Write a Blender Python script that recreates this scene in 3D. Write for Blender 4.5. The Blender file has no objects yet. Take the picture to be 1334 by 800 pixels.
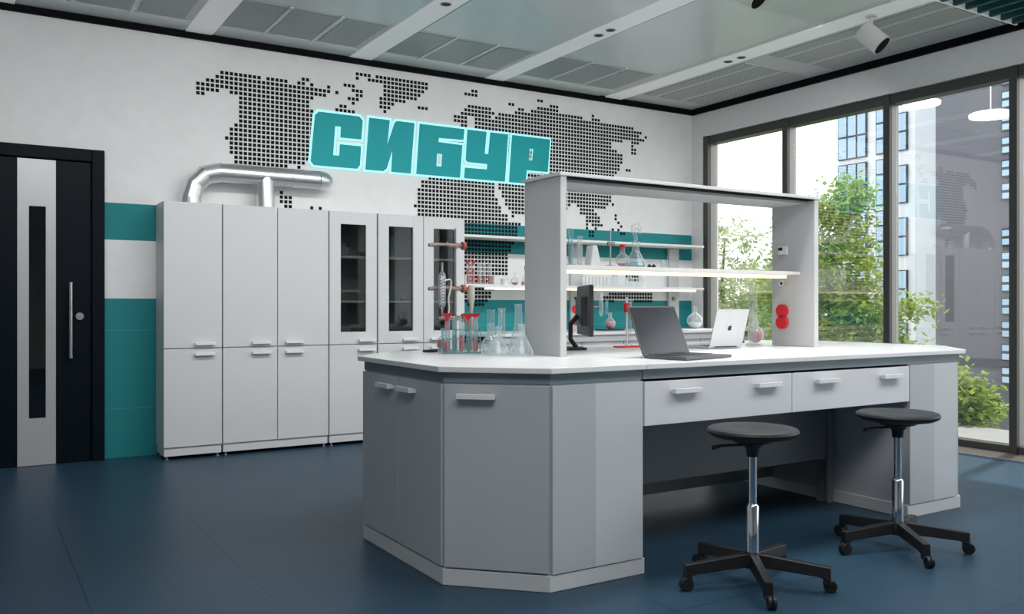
import bpy, math, random
from mathutils import Vector, Matrix
random.seed(7)
PI=math.pi
SC=bpy.context.scene
COL=SC.collection

# ------------------------------------------------------------------ materials
def new_mat(name):
    m=bpy.data.materials.new(name); m.use_nodes=True
    return m, m.node_tree.nodes, m.node_tree.links
def pbr(name, col, rough=.5, metal=0., bump=0., bscale=60., var=0., spec=.5, coat=0.):
    m,n,l=new_mat(name); b=n['Principled BSDF']
    b.inputs['Base Color'].default_value=(*col,1); b.inputs['Roughness'].default_value=rough
    b.inputs['Metallic'].default_value=metal; b.inputs['Specular IOR Level'].default_value=spec
    b.inputs['Coat Weight'].default_value=coat
    if bump or var:
        tc=n.new('ShaderNodeTexCoord'); t=n.new('ShaderNodeTexNoise'); t.inputs['Scale'].default_value=bscale
        t.inputs['Detail'].default_value=5; l.new(tc.outputs['Object'],t.inputs['Vector'])
        if bump:
            bp=n.new('ShaderNodeBump'); bp.inputs['Strength'].default_value=bump; bp.inputs['Distance'].default_value=.01
            l.new(t.outputs['Fac'],bp.inputs['Height']); l.new(bp.outputs['Normal'],b.inputs['Normal'])
        if var:
            mx=n.new('ShaderNodeMix'); mx.data_type='RGBA'
            mx.inputs[6].default_value=(*[c*(1-var) for c in col],1); mx.inputs[7].default_value=(*[min(1,c*(1+var)) for c in col],1)
            l.new(t.outputs['Fac'],mx.inputs[0]); l.new(mx.outputs[2],b.inputs['Base Color'])
    return m
def emit(name,col,strength):
    m,n,l=new_mat(name); b=n['Principled BSDF']
    b.inputs['Base Color'].default_value=(*col,1); b.inputs['Emission Color'].default_value=(*col,1)
    b.inputs['Emission Strength'].default_value=strength
    return m
def thin_glass(name,tint=(1,1,1),refl=.5,base=.04,edge=(.9,.95,.97),edge_amt=0.,rough=.02):
    """a thin clear pane or blown wall: see-through, mirror-like towards grazing angles, a milky rim where the wall turns away"""
    m,n,l=new_mat(name); n.remove(n['Principled BSDF']); out=n['Material Output']
    tr=n.new('ShaderNodeBsdfTransparent'); tr.inputs[0].default_value=(*tint,1)
    gl=n.new('ShaderNodeBsdfGlossy'); gl.inputs['Roughness'].default_value=rough
    lw=n.new('ShaderNodeLayerWeight'); lw.inputs[0].default_value=.5
    mr=n.new('ShaderNodeMath'); mr.operation='POWER'; mr.inputs[1].default_value=3
    l.new(lw.outputs['Facing'],mr.inputs[0])
    ml=n.new('ShaderNodeMath'); ml.operation='MULTIPLY_ADD'; ml.inputs[1].default_value=refl; ml.inputs[2].default_value=base
    l.new(mr.outputs[0],ml.inputs[0])
    mx=n.new('ShaderNodeMixShader'); l.new(ml.outputs[0],mx.inputs[0]); l.new(tr.outputs[0],mx.inputs[1]); l.new(gl.outputs[0],mx.inputs[2])
    last=mx
    if edge_amt:
        df=n.new('ShaderNodeBsdfDiffuse'); df.inputs[0].default_value=(*edge,1)
        m2=n.new('ShaderNodeMath'); m2.operation='MULTIPLY_ADD'; m2.inputs[1].default_value=edge_amt; m2.inputs[2].default_value=.15
        l.new(mr.outputs[0],m2.inputs[0])
        mx2=n.new('ShaderNodeMixShader'); l.new(m2.outputs[0],mx2.inputs[0]); l.new(mx.outputs[0],mx2.inputs[1]); l.new(df.outputs[0],mx2.inputs[2])
        last=mx2
    l.new(last.outputs[0],out.inputs['Surface'])
    return m
def coord_math(n,l,src,op,v1,v2=None):
    k=n.new('ShaderNodeMath'); k.operation=op
    l.new(src,k.inputs[0]); k.inputs[1].default_value=v1
    if v2 is not None: k.inputs[2].default_value=v2
    return k.outputs[0]
def mixcol(n,l,fac,a,b):
    mx=n.new('ShaderNodeMix'); mx.data_type='RGBA'
    l.new(fac,mx.inputs[0])
    for i,v in ((6,a),(7,b)):
        if isinstance(v,tuple): mx.inputs[i].default_value=(*v,1)
        else: l.new(v,mx.inputs[i])
    return mx.outputs[2]
def floor_mat():
    m,n,l=new_mat('navy_tile_floor'); b=n['Principled BSDF']
    tc=n.new('ShaderNodeTexCoord'); sp=n.new('ShaderNodeSeparateXYZ'); l.new(tc.outputs['Object'],sp.inputs[0])
    def joint(o,off):
        a=coord_math(n,l,o,'SUBTRACT',off); a=coord_math(n,l,a,'PINGPONG',.325)
        return coord_math(n,l,a,'LESS_THAN',.0022)
    jx=joint(sp.outputs[0],.403-6.5); jy=joint(sp.outputs[1],3.88-9.1)
    mxx=n.new('ShaderNodeMath'); mxx.operation='MAXIMUM'; l.new(jx,mxx.inputs[0]); l.new(jy,mxx.inputs[1])
    t=n.new('ShaderNodeTexNoise'); t.inputs['Scale'].default_value=2.2; t.inputs['Detail'].default_value=6; l.new(tc.outputs['Object'],t.inputs['Vector'])
    c=mixcol(n,l,t.outputs['Fac'],FLOOR_A,FLOOR_B)
    c=mixcol(n,l,mxx.outputs[0],c,(.008,.018,.030))
    l.new(c,b.inputs['Base Color']); b.inputs['Roughness'].default_value=.40; b.inputs['Specular IOR Level'].default_value=.22
    return m
def wall_back_mat():
    m,n,l=new_mat('white_wall_with_teal_bands'); b=n['Principled BSDF']
    tc=n.new('ShaderNodeTexCoord'); sp=n.new('ShaderNodeSeparateXYZ'); l.new(tc.outputs['Object'],sp.inputs[0])
    z=sp.outputs[2]
    up=coord_math(n,l,z,'COMPARE',(2.008+1.717)/2,(2.008-1.717)/2)
    lo=coord_math(n,l,z,'LESS_THAN',1.255)
    mxx=n.new('ShaderNodeMath'); mxx.operation='MAXIMUM'; l.new(up,mxx.inputs[0]); l.new(lo,mxx.inputs[1])
    j1=coord_math(n,l,z,'COMPARE',1.005,.003); j2=coord_math(n,l,z,'COMPARE',.385,.003)
    jj=n.new('ShaderNodeMath'); jj.operation='MAXIMUM'; l.new(j1,jj.inputs[0]); l.new(j2,jj.inputs[1])
    t=n.new('ShaderNodeTexNoise'); t.inputs['Scale'].default_value=9; t.inputs['Detail'].default_value=8; l.new(tc.outputs['Object'],t.inputs['Vector'])
    w=mixcol(n,l,t.outputs['Fac'],(.74,.745,.745),(.84,.84,.84))
    te=mixcol(n,l,jj.outputs[0],TEAL,(.03,.30,.33))
    c=mixcol(n,l,mxx.outputs[0],w,te)
    l.new(c,b.inputs['Base Color']); b.inputs['Roughness'].default_value=.7
    bp=n.new('ShaderNodeBump'); bp.inputs['Strength'].default_value=.15; bp.inputs['Distance'].default_value=.01
    l.new(t.outputs['Fac'],bp.inputs['Height']); l.new(bp.outputs['Normal'],b.inputs['Normal'])
    return m
def perforated_mat():
    m,n,l=new_mat('perforated_metal_panel'); b=n['Principled BSDF']
    tc=n.new('ShaderNodeTexCoord')
    v=n.new('ShaderNodeTexVoronoi'); v.inputs['Scale'].default_value=72; v.inputs['Randomness'].default_value=0
    mp=n.new('ShaderNodeMapping'); mp.inputs['Rotation'].default_value=(0,0,PI/4); mp.inputs['Location'].default_value=(0,0,.5)
    mp.inputs['Scale'].default_value=(1,1,0)
    l.new(tc.outputs['Object'],mp.inputs[0]); l.new(mp.outputs[0],v.inputs['Vector'])
    f=coord_math(n,l,v.outputs['Distance'],'LESS_THAN',.30)
    c=mixcol(n,l,f,(.60,.60,.60),(.06,.06,.06))
    l.new(c,b.inputs['Base Color']); b.inputs['Roughness'].default_value=.5
    return m
FLOOR_A=(.019,.049,.082); FLOOR_B=(.030,.071,.112)
TEAL=(.004,.215,.235)
M=dict(
 floor=floor_mat(), wallback=wall_back_mat(),
 white_wall=pbr('white_plaster',(.78,.78,.775),.7,bump=.12,bscale=12,var=.05),
 ceil_panel=pbr('satin_ceiling_panel',(.76,.795,.80),.22,spec=.6,var=.06,bscale=1.5),
 ceil_tile=pbr('dark_ceiling_tile',(.36,.385,.39),.35,bump=.05,bscale=200),
 ceil_base=pbr('ceiling_base_grey',(.62,.63,.63),.3),
 strip=emit('white_ceiling_channel',(.86,.86,.87),.16),  # slight glow added to brighten the ceiling channels and edge
 perf=perforated_mat(),
 black=pbr('black_trim',(.004,.004,.005),.7,spec=.1), soft_black=pbr('black_plastic',(.014,.014,.016),.42,bump=.04,bscale=120),
 seat=pbr('black_moulded_seat',(.022,.023,.025),.5,bump=.15,bscale=150),
 navy=pbr('blue_black_door_leaf',(.0015,.0055,.010),.5,spec=.12), navy_frame=pbr('blue_black_door_frame',(.0015,.005,.009),.55,spec=.12),
 steel=pbr('brushed_steel',(.62,.63,.65),.3,metal=1,bump=.03,bscale=90), silver=pbr('silver_panel',(.50,.50,.51),.4,metal=.3),
 chrome=pbr('chrome',(.75,.78,.82),.08,metal=1), duct=pbr('galvanised_duct',(.74,.745,.75),.3,metal=.9,bump=.04,bscale=25,var=.06),
 tinted=thin_glass('dark_tinted_glass',(.25,.25,.26),.6,.10),
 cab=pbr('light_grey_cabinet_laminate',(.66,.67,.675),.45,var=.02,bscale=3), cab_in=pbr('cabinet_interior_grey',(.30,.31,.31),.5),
 bench=pbr('mid_grey_bench_laminate',(.50,.52,.545),.42,var=.03,bscale=3), bench_lit=pbr('window_lit_bench_laminate',(.61,.63,.655),.42,var=.03,bscale=3),
 plinth=pbr('pale_grey_plinth',(.66,.67,.68),.45), drawer=pbr('pale_drawer_laminate',(.74,.75,.78),.42),
 apron=pbr('blue_grey_apron_metal',(.22,.27,.31),.4,metal=.1),
 top=pbr('white_worktop',(.80,.80,.80),.28,var=.02,bscale=5), rack=pbr('grey_rack_laminate',(.54,.545,.55),.5), rack_edge=pbr('light_grey_edge',(.62,.62,.62),.45),
 shelf=pbr('white_shelf',(.80,.79,.77),.4), handle=pbr('white_bow_handle',(.82,.82,.83),.35), desk_panel=pbr('shade_darkened_desk_panel',(.20,.21,.225),.5), gap=pbr('dark_joint',(.03,.032,.035),.6),
 letter=pbr('teal_letter',(.004,.35,.38),.5,spec=.25), halo=emit('pale_cyan_backlight',(.42,.90,.91),.45),
 dot=pbr('black_wall_tile',(.008,.008,.009),.7,spec=.1),
 frame=pbr('bronze_grey_window_frame',(.075,.072,.068),.38,metal=.35), frame_lit=pbr('daylit_window_frame_side',(.30,.285,.27),.4,metal=.3),
 pane=thin_glass('window_glass',(.97,.985,.98),.9,.13), cab_glass=thin_glass('cabinet_glass',(.62,.65,.65),.5,.05),
 glass=thin_glass('laboratory_glass',(.93,.96,.965),.35,.05,edge_amt=1.1), glass_blue=thin_glass('bluish_laboratory_glass',(.74,.88,.90),.35,.05,edge=(.62,.82,.85),edge_amt=.8),
 frost=pbr('white_frosted_glass',(.80,.81,.82),.35), red=pbr('red_liquid',(.55,.03,.035),.25), red_plastic=pbr('red_plastic',(.72,.02,.03),.35),
 pink=pbr('pink_liquid',(.62,.20,.20),.3), clear_liq=thin_glass('pale_aqua_liquid',(.66,.84,.85),.3,.05,edge=(.5,.75,.77),edge_amt=.4),
 clamp=pbr('weathered_clamp_metal',(.31,.245,.215),.5,metal=.4,var=.35,bscale=90), knob=pbr('dull_red_knob',(.42,.10,.08),.5), cork=pbr('cream_glass',(.66,.62,.52),.4),
 led=emit('warm_led',(1.,.84,.58),1.05), led_soft=emit('warm_shelf_led',(1.,.84,.62),.8), lamp=emit('reflection_glow',(1.,.97,.90),4.),
 screen=pbr('dark_laptop_screen',(.03,.032,.04),.18,spec=.5), laptop_dark=pbr('dark_grey_laptop_shell',(.12,.125,.13),.35,metal=.5), laptop_silver=pbr('silver_laptop_shell',(.66,.67,.69),.35,metal=.55),
 keys=pbr('black_keys',(.02,.02,.022),.5), monitor=pbr('dark_monitor_shell',(.035,.036,.04),.4),
 grille=pbr('bronze_floor_grille',(.20,.17,.14),.45,metal=.4), deck=pbr('pale_terrace_tile',(.17,.17,.16),.6,var=.1,bscale=4),
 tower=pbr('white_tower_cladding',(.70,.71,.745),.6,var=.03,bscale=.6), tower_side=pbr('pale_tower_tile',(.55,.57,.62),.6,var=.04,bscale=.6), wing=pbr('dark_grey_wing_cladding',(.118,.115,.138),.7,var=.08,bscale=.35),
 bwin=pbr('sky_blue_window',(.36,.50,.66),.15,spec=.8), wframe=pbr('dark_building_frame',(.03,.035,.05),.5),
 bark=pbr('tree_bark',(.10,.075,.05),.85,bump=.4,bscale=30), ground=pbr('grey_green_ground',(.16,.20,.12),.9,var=.2,bscale=.8),
 baffle=pbr('dark_teal_baffle',(.004,.085,.095),.5), spotw=pbr('white_spotlight',(.72,.72,.71),.4),
)
def leaf_mat(name,col):
    m,n,l=new_mat(name); n.remove(n['Principled BSDF']); out=n['Material Output']
    tc=n.new('ShaderNodeTexCoord'); t=n.new('ShaderNodeTexNoise'); t.inputs['Scale'].default_value=3; l.new(tc.outputs['Object'],t.inputs['Vector'])
    c=mixcol(n,l,t.outputs['Fac'],tuple(x*.55 for x in col),tuple(min(1,x*1.5) for x in col))
    d=n.new('ShaderNodeBsdfDiffuse'); tl=n.new('ShaderNodeBsdfTranslucent'); l.new(c,d.inputs[0]); l.new(c,tl.inputs[0])
    mx=n.new('ShaderNodeMixShader'); mx.inputs[0].default_value=.35; l.new(d.outputs[0],mx.inputs[1]); l.new(tl.outputs[0],mx.inputs[2])
    l.new(mx.outputs[0],out.inputs['Surface']); return m
M['leaf']=leaf_mat('fresh_green_leaves',(.25,.325,.075)); M['leaf_pale']=leaf_mat('pale_green_leaves',(.34,.39,.19)); M['leaf_deep']=leaf_mat('deep_green_leaves',(.10,.17,.05))

# ------------------------------------------------------------------ geometry helpers
class MB:
    def __init__(s): s.v=[]; s.f=[]
    def add(s,vs,fs):
        b=len(s.v); s.v+= [tuple(p) for p in vs]; s.f+=[tuple(b+i for i in f) for f in fs]; return s
    def box(s,x0,x1,y0,y1,z0,z1):
        return s.add([(x0,y0,z0),(x1,y0,z0),(x1,y1,z0),(x0,y1,z0),(x0,y0,z1),(x1,y0,z1),(x1,y1,z1),(x0,y1,z1)],
          [(0,3,2,1),(4,5,6,7),(0,1,5,4),(1,2,6,5),(2,3,7,6),(3,0,4,7)])
    def obox(s,c,u,v,w,lu,lv,lw):
        """oriented box: centre c, unit axes u v w, full lengths"""
        c=Vector(c);u=Vector(u)*lu/2;v=Vector(v)*lv/2;w=Vector(w)*lw/2
        P=[c-u-v-w,c+u-v-w,c+u+v-w,c-u+v-w,c-u-v+w,c+u-v+w,c+u+v+w,c-u+v+w]
        return s.add(P,[(0,3,2,1),(4,5,6,7),(0,1,5,4),(1,2,6,5),(2,3,7,6),(3,0,4,7)])
    def prism(s,pts,z0,z1):
        """polygon in xy (counter-clockwise) pushed from z0 to z1"""
        n=len(pts)
        return s.add([(x,y,z0) for x,y in pts]+[(x,y,z1) for x,y in pts],
          [tuple(reversed(range(n))),tuple(range(n,2*n))]+[(i,(i+1)%n,n+(i+1)%n,n+i) for i in range(n)])
    def tube(s,path,r,seg=12,cap=True):
        """round bar along a path; r a number or one per point"""
        P=[Vector(p) for p in path]; R=r if isinstance(r,(list,tuple)) else [r]*len(P)
        b=len(s.v); prev=None
        for i,p in enumerate(P):
            if i==0: t=(P[1]-P[0])
            elif i==len(P)-1: t=P[-1]-P[-2]
            else: t=(P[i+1]-P[i]).normalized()+(P[i]-P[i-1]).normalized()
            t.normalize()
            if prev is None:
                a=Vector((0,0,1)) if abs(t.z)<.9 else Vector((1,0,0)); u=t.cross(a).normalized()
            else:
                u=(prev-t*prev.dot(t)).normalized()
            prev=u; w=t.cross(u)
            for k in range(seg):
                an=2*PI*k/seg; s.v.append(tuple(p+(u*math.cos(an)+w*math.sin(an))*R[i]))
        for i in range(len(P)-1):
            for k in range(seg):
                s.f.append((b+i*seg+k,b+i*seg+(k+1)%seg,b+(i+1)*seg+(k+1)%seg,b+(i+1)*seg+k))
        if cap:
            s.f.append(tuple(b+k for k in reversed(range(seg)))); e=b+(len(P)-1)*seg
            s.f.append(tuple(e+k for k in range(seg)))
        return s
    def lathe(s,prof,c=(0,0,0),seg=20):
        """profile of (radius,z) turned about the vertical through c"""
        b=len(s.v); n=len(prof)
        for r,z in prof:
            for k in range(seg):
                an=2*PI*k/seg; s.v.append((c[0]+r*math.cos(an),c[1]+r*math.sin(an),c[2]+z))
        for i in range(n-1):
            for k in range(seg):
                s.f.append((b+i*seg+k,b+i*seg+(k+1)%seg,b+(i+1)*seg+(k+1)%seg,b+(i+1)*seg+k))
        if prof[0][0]>1e-4 : s.f.append(tuple(b+k for k in reversed(range(seg))))
        if len(prof)>1 and getattr(s,'capt',False): s.f.append(tuple(b+(n-1)*seg+k for k in range(seg)))
        return s
    def build(s,name,mat,parent=None,bevel=0.,smooth=False,loc=None):
        me=bpy.data.meshes.new(name); me.from_pydata(s.v,[],s.f); me.validate(); me.update()
        me.materials.append(M[mat] if isinstance(mat,str) else mat)
        o=bpy.data.objects.new(name,me); COL.objects.link(o)
        if parent: o.parent=parent
        if loc: o.location=loc
        if smooth:
            for p in me.polygons: p.use_smooth=True
            try:
                me.set_sharp_from_angle(angle=math.radians(40))
            except Exception: pass
        if bevel:
            m=o.modifiers.new('bevel','BEVEL'); m.width=bevel; m.segments=2; m.limit_method='ANGLE'; m.angle_limit=math.radians(40)
        return o
def B(*a): return MB().box(*a)
def solid(): 
    m=MB(); m.capt=True; return m
def tag(o,label,cat,group=None,kind=None):
    if label: o['label']=label
    if cat: o['category']=cat
    if group: o['group']=group
    if kind: o['kind']=kind
    return o
def thing(name,label,cat,loc=(0,0,0),rz=0.,group=None):
    o=bpy.data.objects.new(name,None); COL.objects.link(o); o.location=loc; o.rotation_euler=(0,0,rz); o.empty_display_size=.05
    return tag(o,label,cat,group)
def struct(o): o['kind']='structure'; return o
def dup(root,loc,rz=0.,label=None,group=None,scale=None):
    r=root.copy(); COL.objects.link(r); r.location=loc; r.rotation_euler=(0,0,rz)
    if scale: r.scale=(scale,)*3
    if label: r['label']=label
    if group: r['group']=group
    for ch in root.children:
        c=ch.copy(); COL.objects.link(c); c.parent=r
        for g in ch.children:
            d=g.copy(); COL.objects.link(d); d.parent=c
    return r
# light levels; the area lights are unseen, added to fill room and wall
SKY=2.6; SUN=8.0; EXPO=0.0
AREAS=[('unseen_ceiling_fill',(.7,.9,3.3),(.1,.3,-1),3.0,1.0,62,180),('unseen_ceiling_fill',(4.6,1.3,3.3),(0,.35,-1),3.5,1.0,72,180),
 ('unseen_ceiling_fill',(3.5,3.35,3.36),(0,.06,-1),3.2,.5,45,130),
 ('unseen_wall_fill',(1.6,4.6,3.36),(0,1,-.70),4.2,.25,27,105),('unseen_wall_fill',(5.2,4.6,3.36),(0,1,-.70),3.0,.25,18.5,105)]
# ------------------------------------------------------------------ room shell (metres; x along the map wall, y towards it)
YA=7.5; XB=7.08; ZC=3.45
struct(B(-3.2,XB+.2,-4.2,YA+.2,-.12,0).build('floor','floor'))
struct(B(-3.2,XB+.3,YA,YA+.2,0,3.9).build('wall_back','wallback'))
struct(B(-3.2,-3.0,-4.2,YA,0,3.9).build('wall_left','white_wall'))
struct(B(-3.0,XB,-4.2,-4.0,0,3.9).build('wall_front','white_wall'))
wr=MB().box(XB,XB+.25,-4.2,YA,3.12,3.9).box(XB,XB+.25,7.326,YA,0,3.12).box(XB,XB+.25,-4.2,-3.4,0,3.12)
struct(wr.build('wall_right','white_wall'))
# suspended ceiling: base sheet, tiles, channels
ce=B(-3.0,5.96,-4.0,YA,ZC,ZC+.03).box(5.96,XB,3.80,YA,ZC,ZC+.03).box(-3.0,XB,-4.0,YA,3.85,3.9).build('ceiling','ceil_base')
struct(ce)
SX=[-1.34,.07,1.49,2.90,4.31,5.80]
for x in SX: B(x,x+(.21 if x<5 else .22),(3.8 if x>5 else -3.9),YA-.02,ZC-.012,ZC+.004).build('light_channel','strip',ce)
for x0 in SX[:-1]:
    a=x0+.215; b=x0+1.41
    B(a+.02,b-.01,-3.9,6.46,ZC-.006,ZC+.002).build('ceiling_panel','ceil_panel',ce)
    B(a,b,7.20,YA-.02,ZC-.008,ZC+.002).build('edge_panel','ceil_panel',ce)
    for u,w in ((.01,.32),(.38,.35),(.80,.34)):
        B(a+u,a+u+w,6.53,7.17,ZC-.005,ZC+.002).build('ceiling_tile','ceil_tile',ce)
    for u in (.34,.745): B(a+u,a+u+.028,6.47,7.3,ZC-.011,ZC+.002).build('ceiling_bar','ceil_panel',ce)
for y0,y1 in ((5.76,7.19),(3.86,5.47)):
    for x0,x1 in ((6.10,6.24),(6.31,6.60),(6.69,6.99)):
        B(x0,x1,y0,y1,ZC-.005,ZC+.002).build('perforated_panel','perf',ce)
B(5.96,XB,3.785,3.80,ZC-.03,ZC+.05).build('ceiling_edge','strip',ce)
for k in range(7):
    x=5.99+.158*k
    B(x,x+.035,-3.9,3.77,ZC-.04,ZC+.15).build('baffle','baffle',ce)
struct(B(-3.0,XB,YA-.03,YA,3.39,ZC+.005).build('trim_1','black'))
struct(B(XB-.03,XB,-4.0,YA-.03,3.385,ZC+.005).build('trim_2','black'))
# window wall: eight bays of storey-high glazing
MY=[7.29,6.162,4.99,3.85,2.71,1.57,.43,-.71,-1.85,-3.0]
for i in range(len(MY)-1):
    w=bpy.data.objects.new(f'window_{i+1}',None); COL.objects.link(w); struct(w)
    y1,y0=MY[i],MY[i+1]
    mu=B(7.10,7.145,y0-.032,y0+.032,0.0,3.12).build('mullion','frame',w,.004); B(7.1455,7.24,y0-.029,y0+.029,0.0,3.12).build('mullion_lit_side','frame_lit',mu)  # paler rear piece paints the daylight on the mullion's side
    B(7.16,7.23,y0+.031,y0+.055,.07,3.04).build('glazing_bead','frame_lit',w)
    if i==0: jb=B(7.09,7.145,y1-.035,y1+.034,0.0,3.12).build('jamb','frame',w,.004); B(7.1455,7.24,y1-.034,y1+.034,0,3.12).build('jamb_lit_side','frame_lit',jb)
    B(7.11,7.24,y0+.031,y1-.036,3.03,3.118).build('top_rail','frame',w,.004)
    B(7.11,7.24,y0+.031,y1-.036,0.002,.07).build('bottom_rail','frame',w,.004)
    B(7.205,7.211,y0+.03,y1-.03,.07,3.035).build('pane','pane',w)
g=thing('floor_grille','bronze slotted floor grille running along the foot of the window wall','grille',(0,0,0))
g2=B(6.80,7.06,1.2,6.6,0.001,.004).build('grille_tray','black',g)
gm=MB()
for k in range(225):
    y=1.2+k*.024; gm.box(6.81,7.05,y,y+.013,.004,.014)
gm.build('slat','grille',g)
gf=MB().box(6.785,6.80,1.19,6.61,.001,.015).box(7.06,7.075,1.19,6.61,.001,.015); gf.build('grille_frame','steel',g)
# the entrance door on the map wall
d=bpy.data.objects.new('door_1',None); COL.objects.link(d); d.location=(.3,YA,0); struct(d)
MB().box(.495,.585,-.075,-.001,0,2.40).box(-.70,-.61,-.075,-.001,0,2.40).box(-.61,.495,-.075,-.001,2.305,2.40).build('door_frame','navy_frame',d,.006)
B(-.605,.49,-.05,-.004,.004,2.30).build('door_leaf','navy',d,.003)
pn=MB().box(-.005,.07,-.058,-.0505,.004,2.296).box(.182,.249,-.058,-.0505,.004,2.296).box(.07,.182,-.058,-.0505,.004,.356).box(.07,.182,-.058,-.0505,1.944,2.296).build('door_panel','silver',d)
B(.071,.181,-.0535,-.0506,.357,1.943).build('door_glass','tinted',d)
h=MB().tube([(.347,-.105,.80),(.347,-.105,1.377)],.0125,14)
h.tube([(.347,-.105,.92),(.347,-.05,.92)],.008,10).tube([(.347,-.105,1.10),(.347,-.05,1.10)],.008,10).tube([(.347,-.105,1.28),(.347,-.05,1.28)],.008,10)
h.build('door_handle','steel',d,smooth=True)
MB().tube([(.412,-.066,1.117),(.412,-.05,1.117)],.028,24).tube([(.412,-.072,1.117),(.412,-.066,1.117)],.016,16).build('door_lock','steel',d,smooth=True)

# ------------------------------------------------------------------ dotted world map and letter sign on the map wall
MAP_X0,MAP_Z0,MAP_PX,MAP_PZ=1.5946,3.3032,0.03868,0.03880
MAP='36+4,41+14,67+2,87+2;36+1,39+16,65+4,91+3;43+11,78+2,87+7,105+1;23+2,33+3,43+10,81+2,85+17,105+3;5+9,15+5,22+2,25+1,29+1,35+3,43+9,66+7,80+40;4+26,31+1,36+2,42+7,65+9,75+48;2+27,34+3,42+4,52+3,64+9,74+48,124+1;0+26,35+1,42+3,62+4,68+56;0+5,7+18,32+2,43+1,62+4,68+48,119+3;0+2,9+16,31+5,64+2,68+44,119+1;9+17,64+48,119+2;9+17,63+51,119+2;9+17,63+53;9+17,58+58;9+17,63+53;8+18,64+51;7+19,76+39,117+2;7+19,77+37;6+19,78+35;7+18,79+34;7+18,79+33;7+18,80+32;8+16,80+32;8+12,22+1,55+19,75+38;53+21,75+37;53+21,76+36;52+22,76+35,112+1;52+23,77+17,95+3,100+10;52+23,77+14,95+2,101+5;18+1,52+24,78+10,101+6,113+1;18+3,51+25,79+7,103+5,113+1;18+3,52+26,79+1,103+5,114+1;19+2,25+1,27+1,52+26,103+1,105+4,115+1;59+23,103+1,106+1,112+1,114+1;60+21,104+2,115+2;62+19,104+2;63+18;63+18;63+17;63+16;63+16;63+15;63+15;63+15;63+15;63+15;63+15,117+5;63+11,118+4;63+11;63+11;63+11;64+9,111+16;64+9,109+18;65+7,109+4,120+7;66+5'

mm=MB()
for j,row in enumerate(MAP.split(';')):
    for r in filter(None,row.split(',')):
        a,n=map(int,r.split('+'))
        for i in range(a,a+n):
            x=MAP_X0+i*MAP_PX; z=MAP_Z0-j*MAP_PZ
            mm.box(x-.0135,x+.0135,YA-.0045,YA-.0003,z-.0135,z+.0135)
o=mm.build('world_map_art','dot'); tag(o,'world map made of small black squares spread across the white wall','wall map')
T,Bt=2.915,2.44
LET=[
 ('C',[[(2.588,T-.03),(2.62,T),(3.0,T),(3.033,T-.035),(3.019,2.710),(2.822,2.708),(2.828,2.806),(2.771,2.804),(2.751,2.541),(2.812,2.543),(2.818,2.645),(3.017,2.646),(3.006,2.475),(2.98,Bt),(2.576,Bt),(2.548,2.473)]]),
 ('I',[[(3.098,T),(3.299,T),(3.272,2.673),(3.352,2.90),(3.372,T),(3.55,T),(3.512,Bt),(3.317,Bt),(3.33,2.654),(3.268,2.465),(3.238,Bt),(3.062,Bt)]]),
 ('B',[[(3.608,T),(4.085,T),(4.074,2.811),(3.805,2.803),(3.803,2.762),(4.062,2.757),(4.036,Bt),(3.573,Bt)],[(3.786,2.652),(3.847,2.652),(3.838,2.531),(3.780,2.531)]]),
 ('U',[[(4.122,T),(4.333,T),(4.312,2.697),(4.358,2.697),(4.38,T),(4.583,T),(4.545,Bt),(4.086,Bt),(4.094,2.542),(4.342,2.544),(4.348,2.60),(4.124,2.60),(4.103,2.617)]]),
 ('R',[[(4.634,T),(5.091,T),(5.062,2.578),(4.806,2.576),(4.79,Bt),(4.598,Bt)],[(4.839,2.798),(4.889,2.798),(4.877,2.679),(4.829,2.679)]]),
]
def area(P): return sum(P[i-1][0]*P[i][1]-P[i][0]*P[i-1][1] for i in range(len(P)))/2
def offset(P,dist):
    """polygon moved outward by dist"""
    if area(P)<0: P=P[::-1]
    out=[];n=len(P)
    for i in range(n):
        a,b,c=Vector(P[i-1]),Vector(P[i]),Vector(P[(i+1)%n])
        n1=(b-a).normalized(); n1=Vector((n1.y,-n1.x)); n2=(c-b).normalized(); n2=Vector((n2.y,-n2.x))
        k=n1+n2; q=dist*2/max(k.length_squared,.55)
        out.append(tuple(b+k*q))
    return out
def plate(loops,y0,y1):
    """flat letter with holes, front at y0 (towards the room) and back at y1"""
    cu=bpy.data.curves.new('t','CURVE'); cu.dimensions='2D'; cu.fill_mode='BOTH'; cu.extrude=abs(y1-y0)/2
    for L in loops:
        s=cu.splines.new('POLY'); s.points.add(len(L)-1); s.use_cyclic_u=True
        for p,(x,z) in zip(s.points,L): p.co=(x,z,0,1)
    ob=bpy.data.objects.new('t',cu); COL.objects.link(ob)
    me=ob.evaluated_get(bpy.context.evaluated_depsgraph_get()).to_mesh()
    m=MB(); ym=(y0+y1)/2
    m.add([(v.co.x,ym-v.co.z,v.co.y) for v in me.vertices],[tuple(p.vertices) for p in me.polygons])
    bpy.data.objects.remove(ob); bpy.data.curves.remove(cu)
    return m
sg=thing('letter_sign','large teal five-letter Cyrillic sign with pale cyan glowing edges on the wall','sign',(3.8,YA,2.44))
for ch,loops in LET:
    lp=[[(x-3.8,z-2.44) for x,z in L] for L in loops]
    plate(lp,-.022,-.012).build('letter','letter',sg)
    bk=[offset(lp[0],.021)]+[offset(L,-.010) for L in lp[1:]]
    plate(bk,-.0105,-.005).build('letter_backing','halo',sg)

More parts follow.
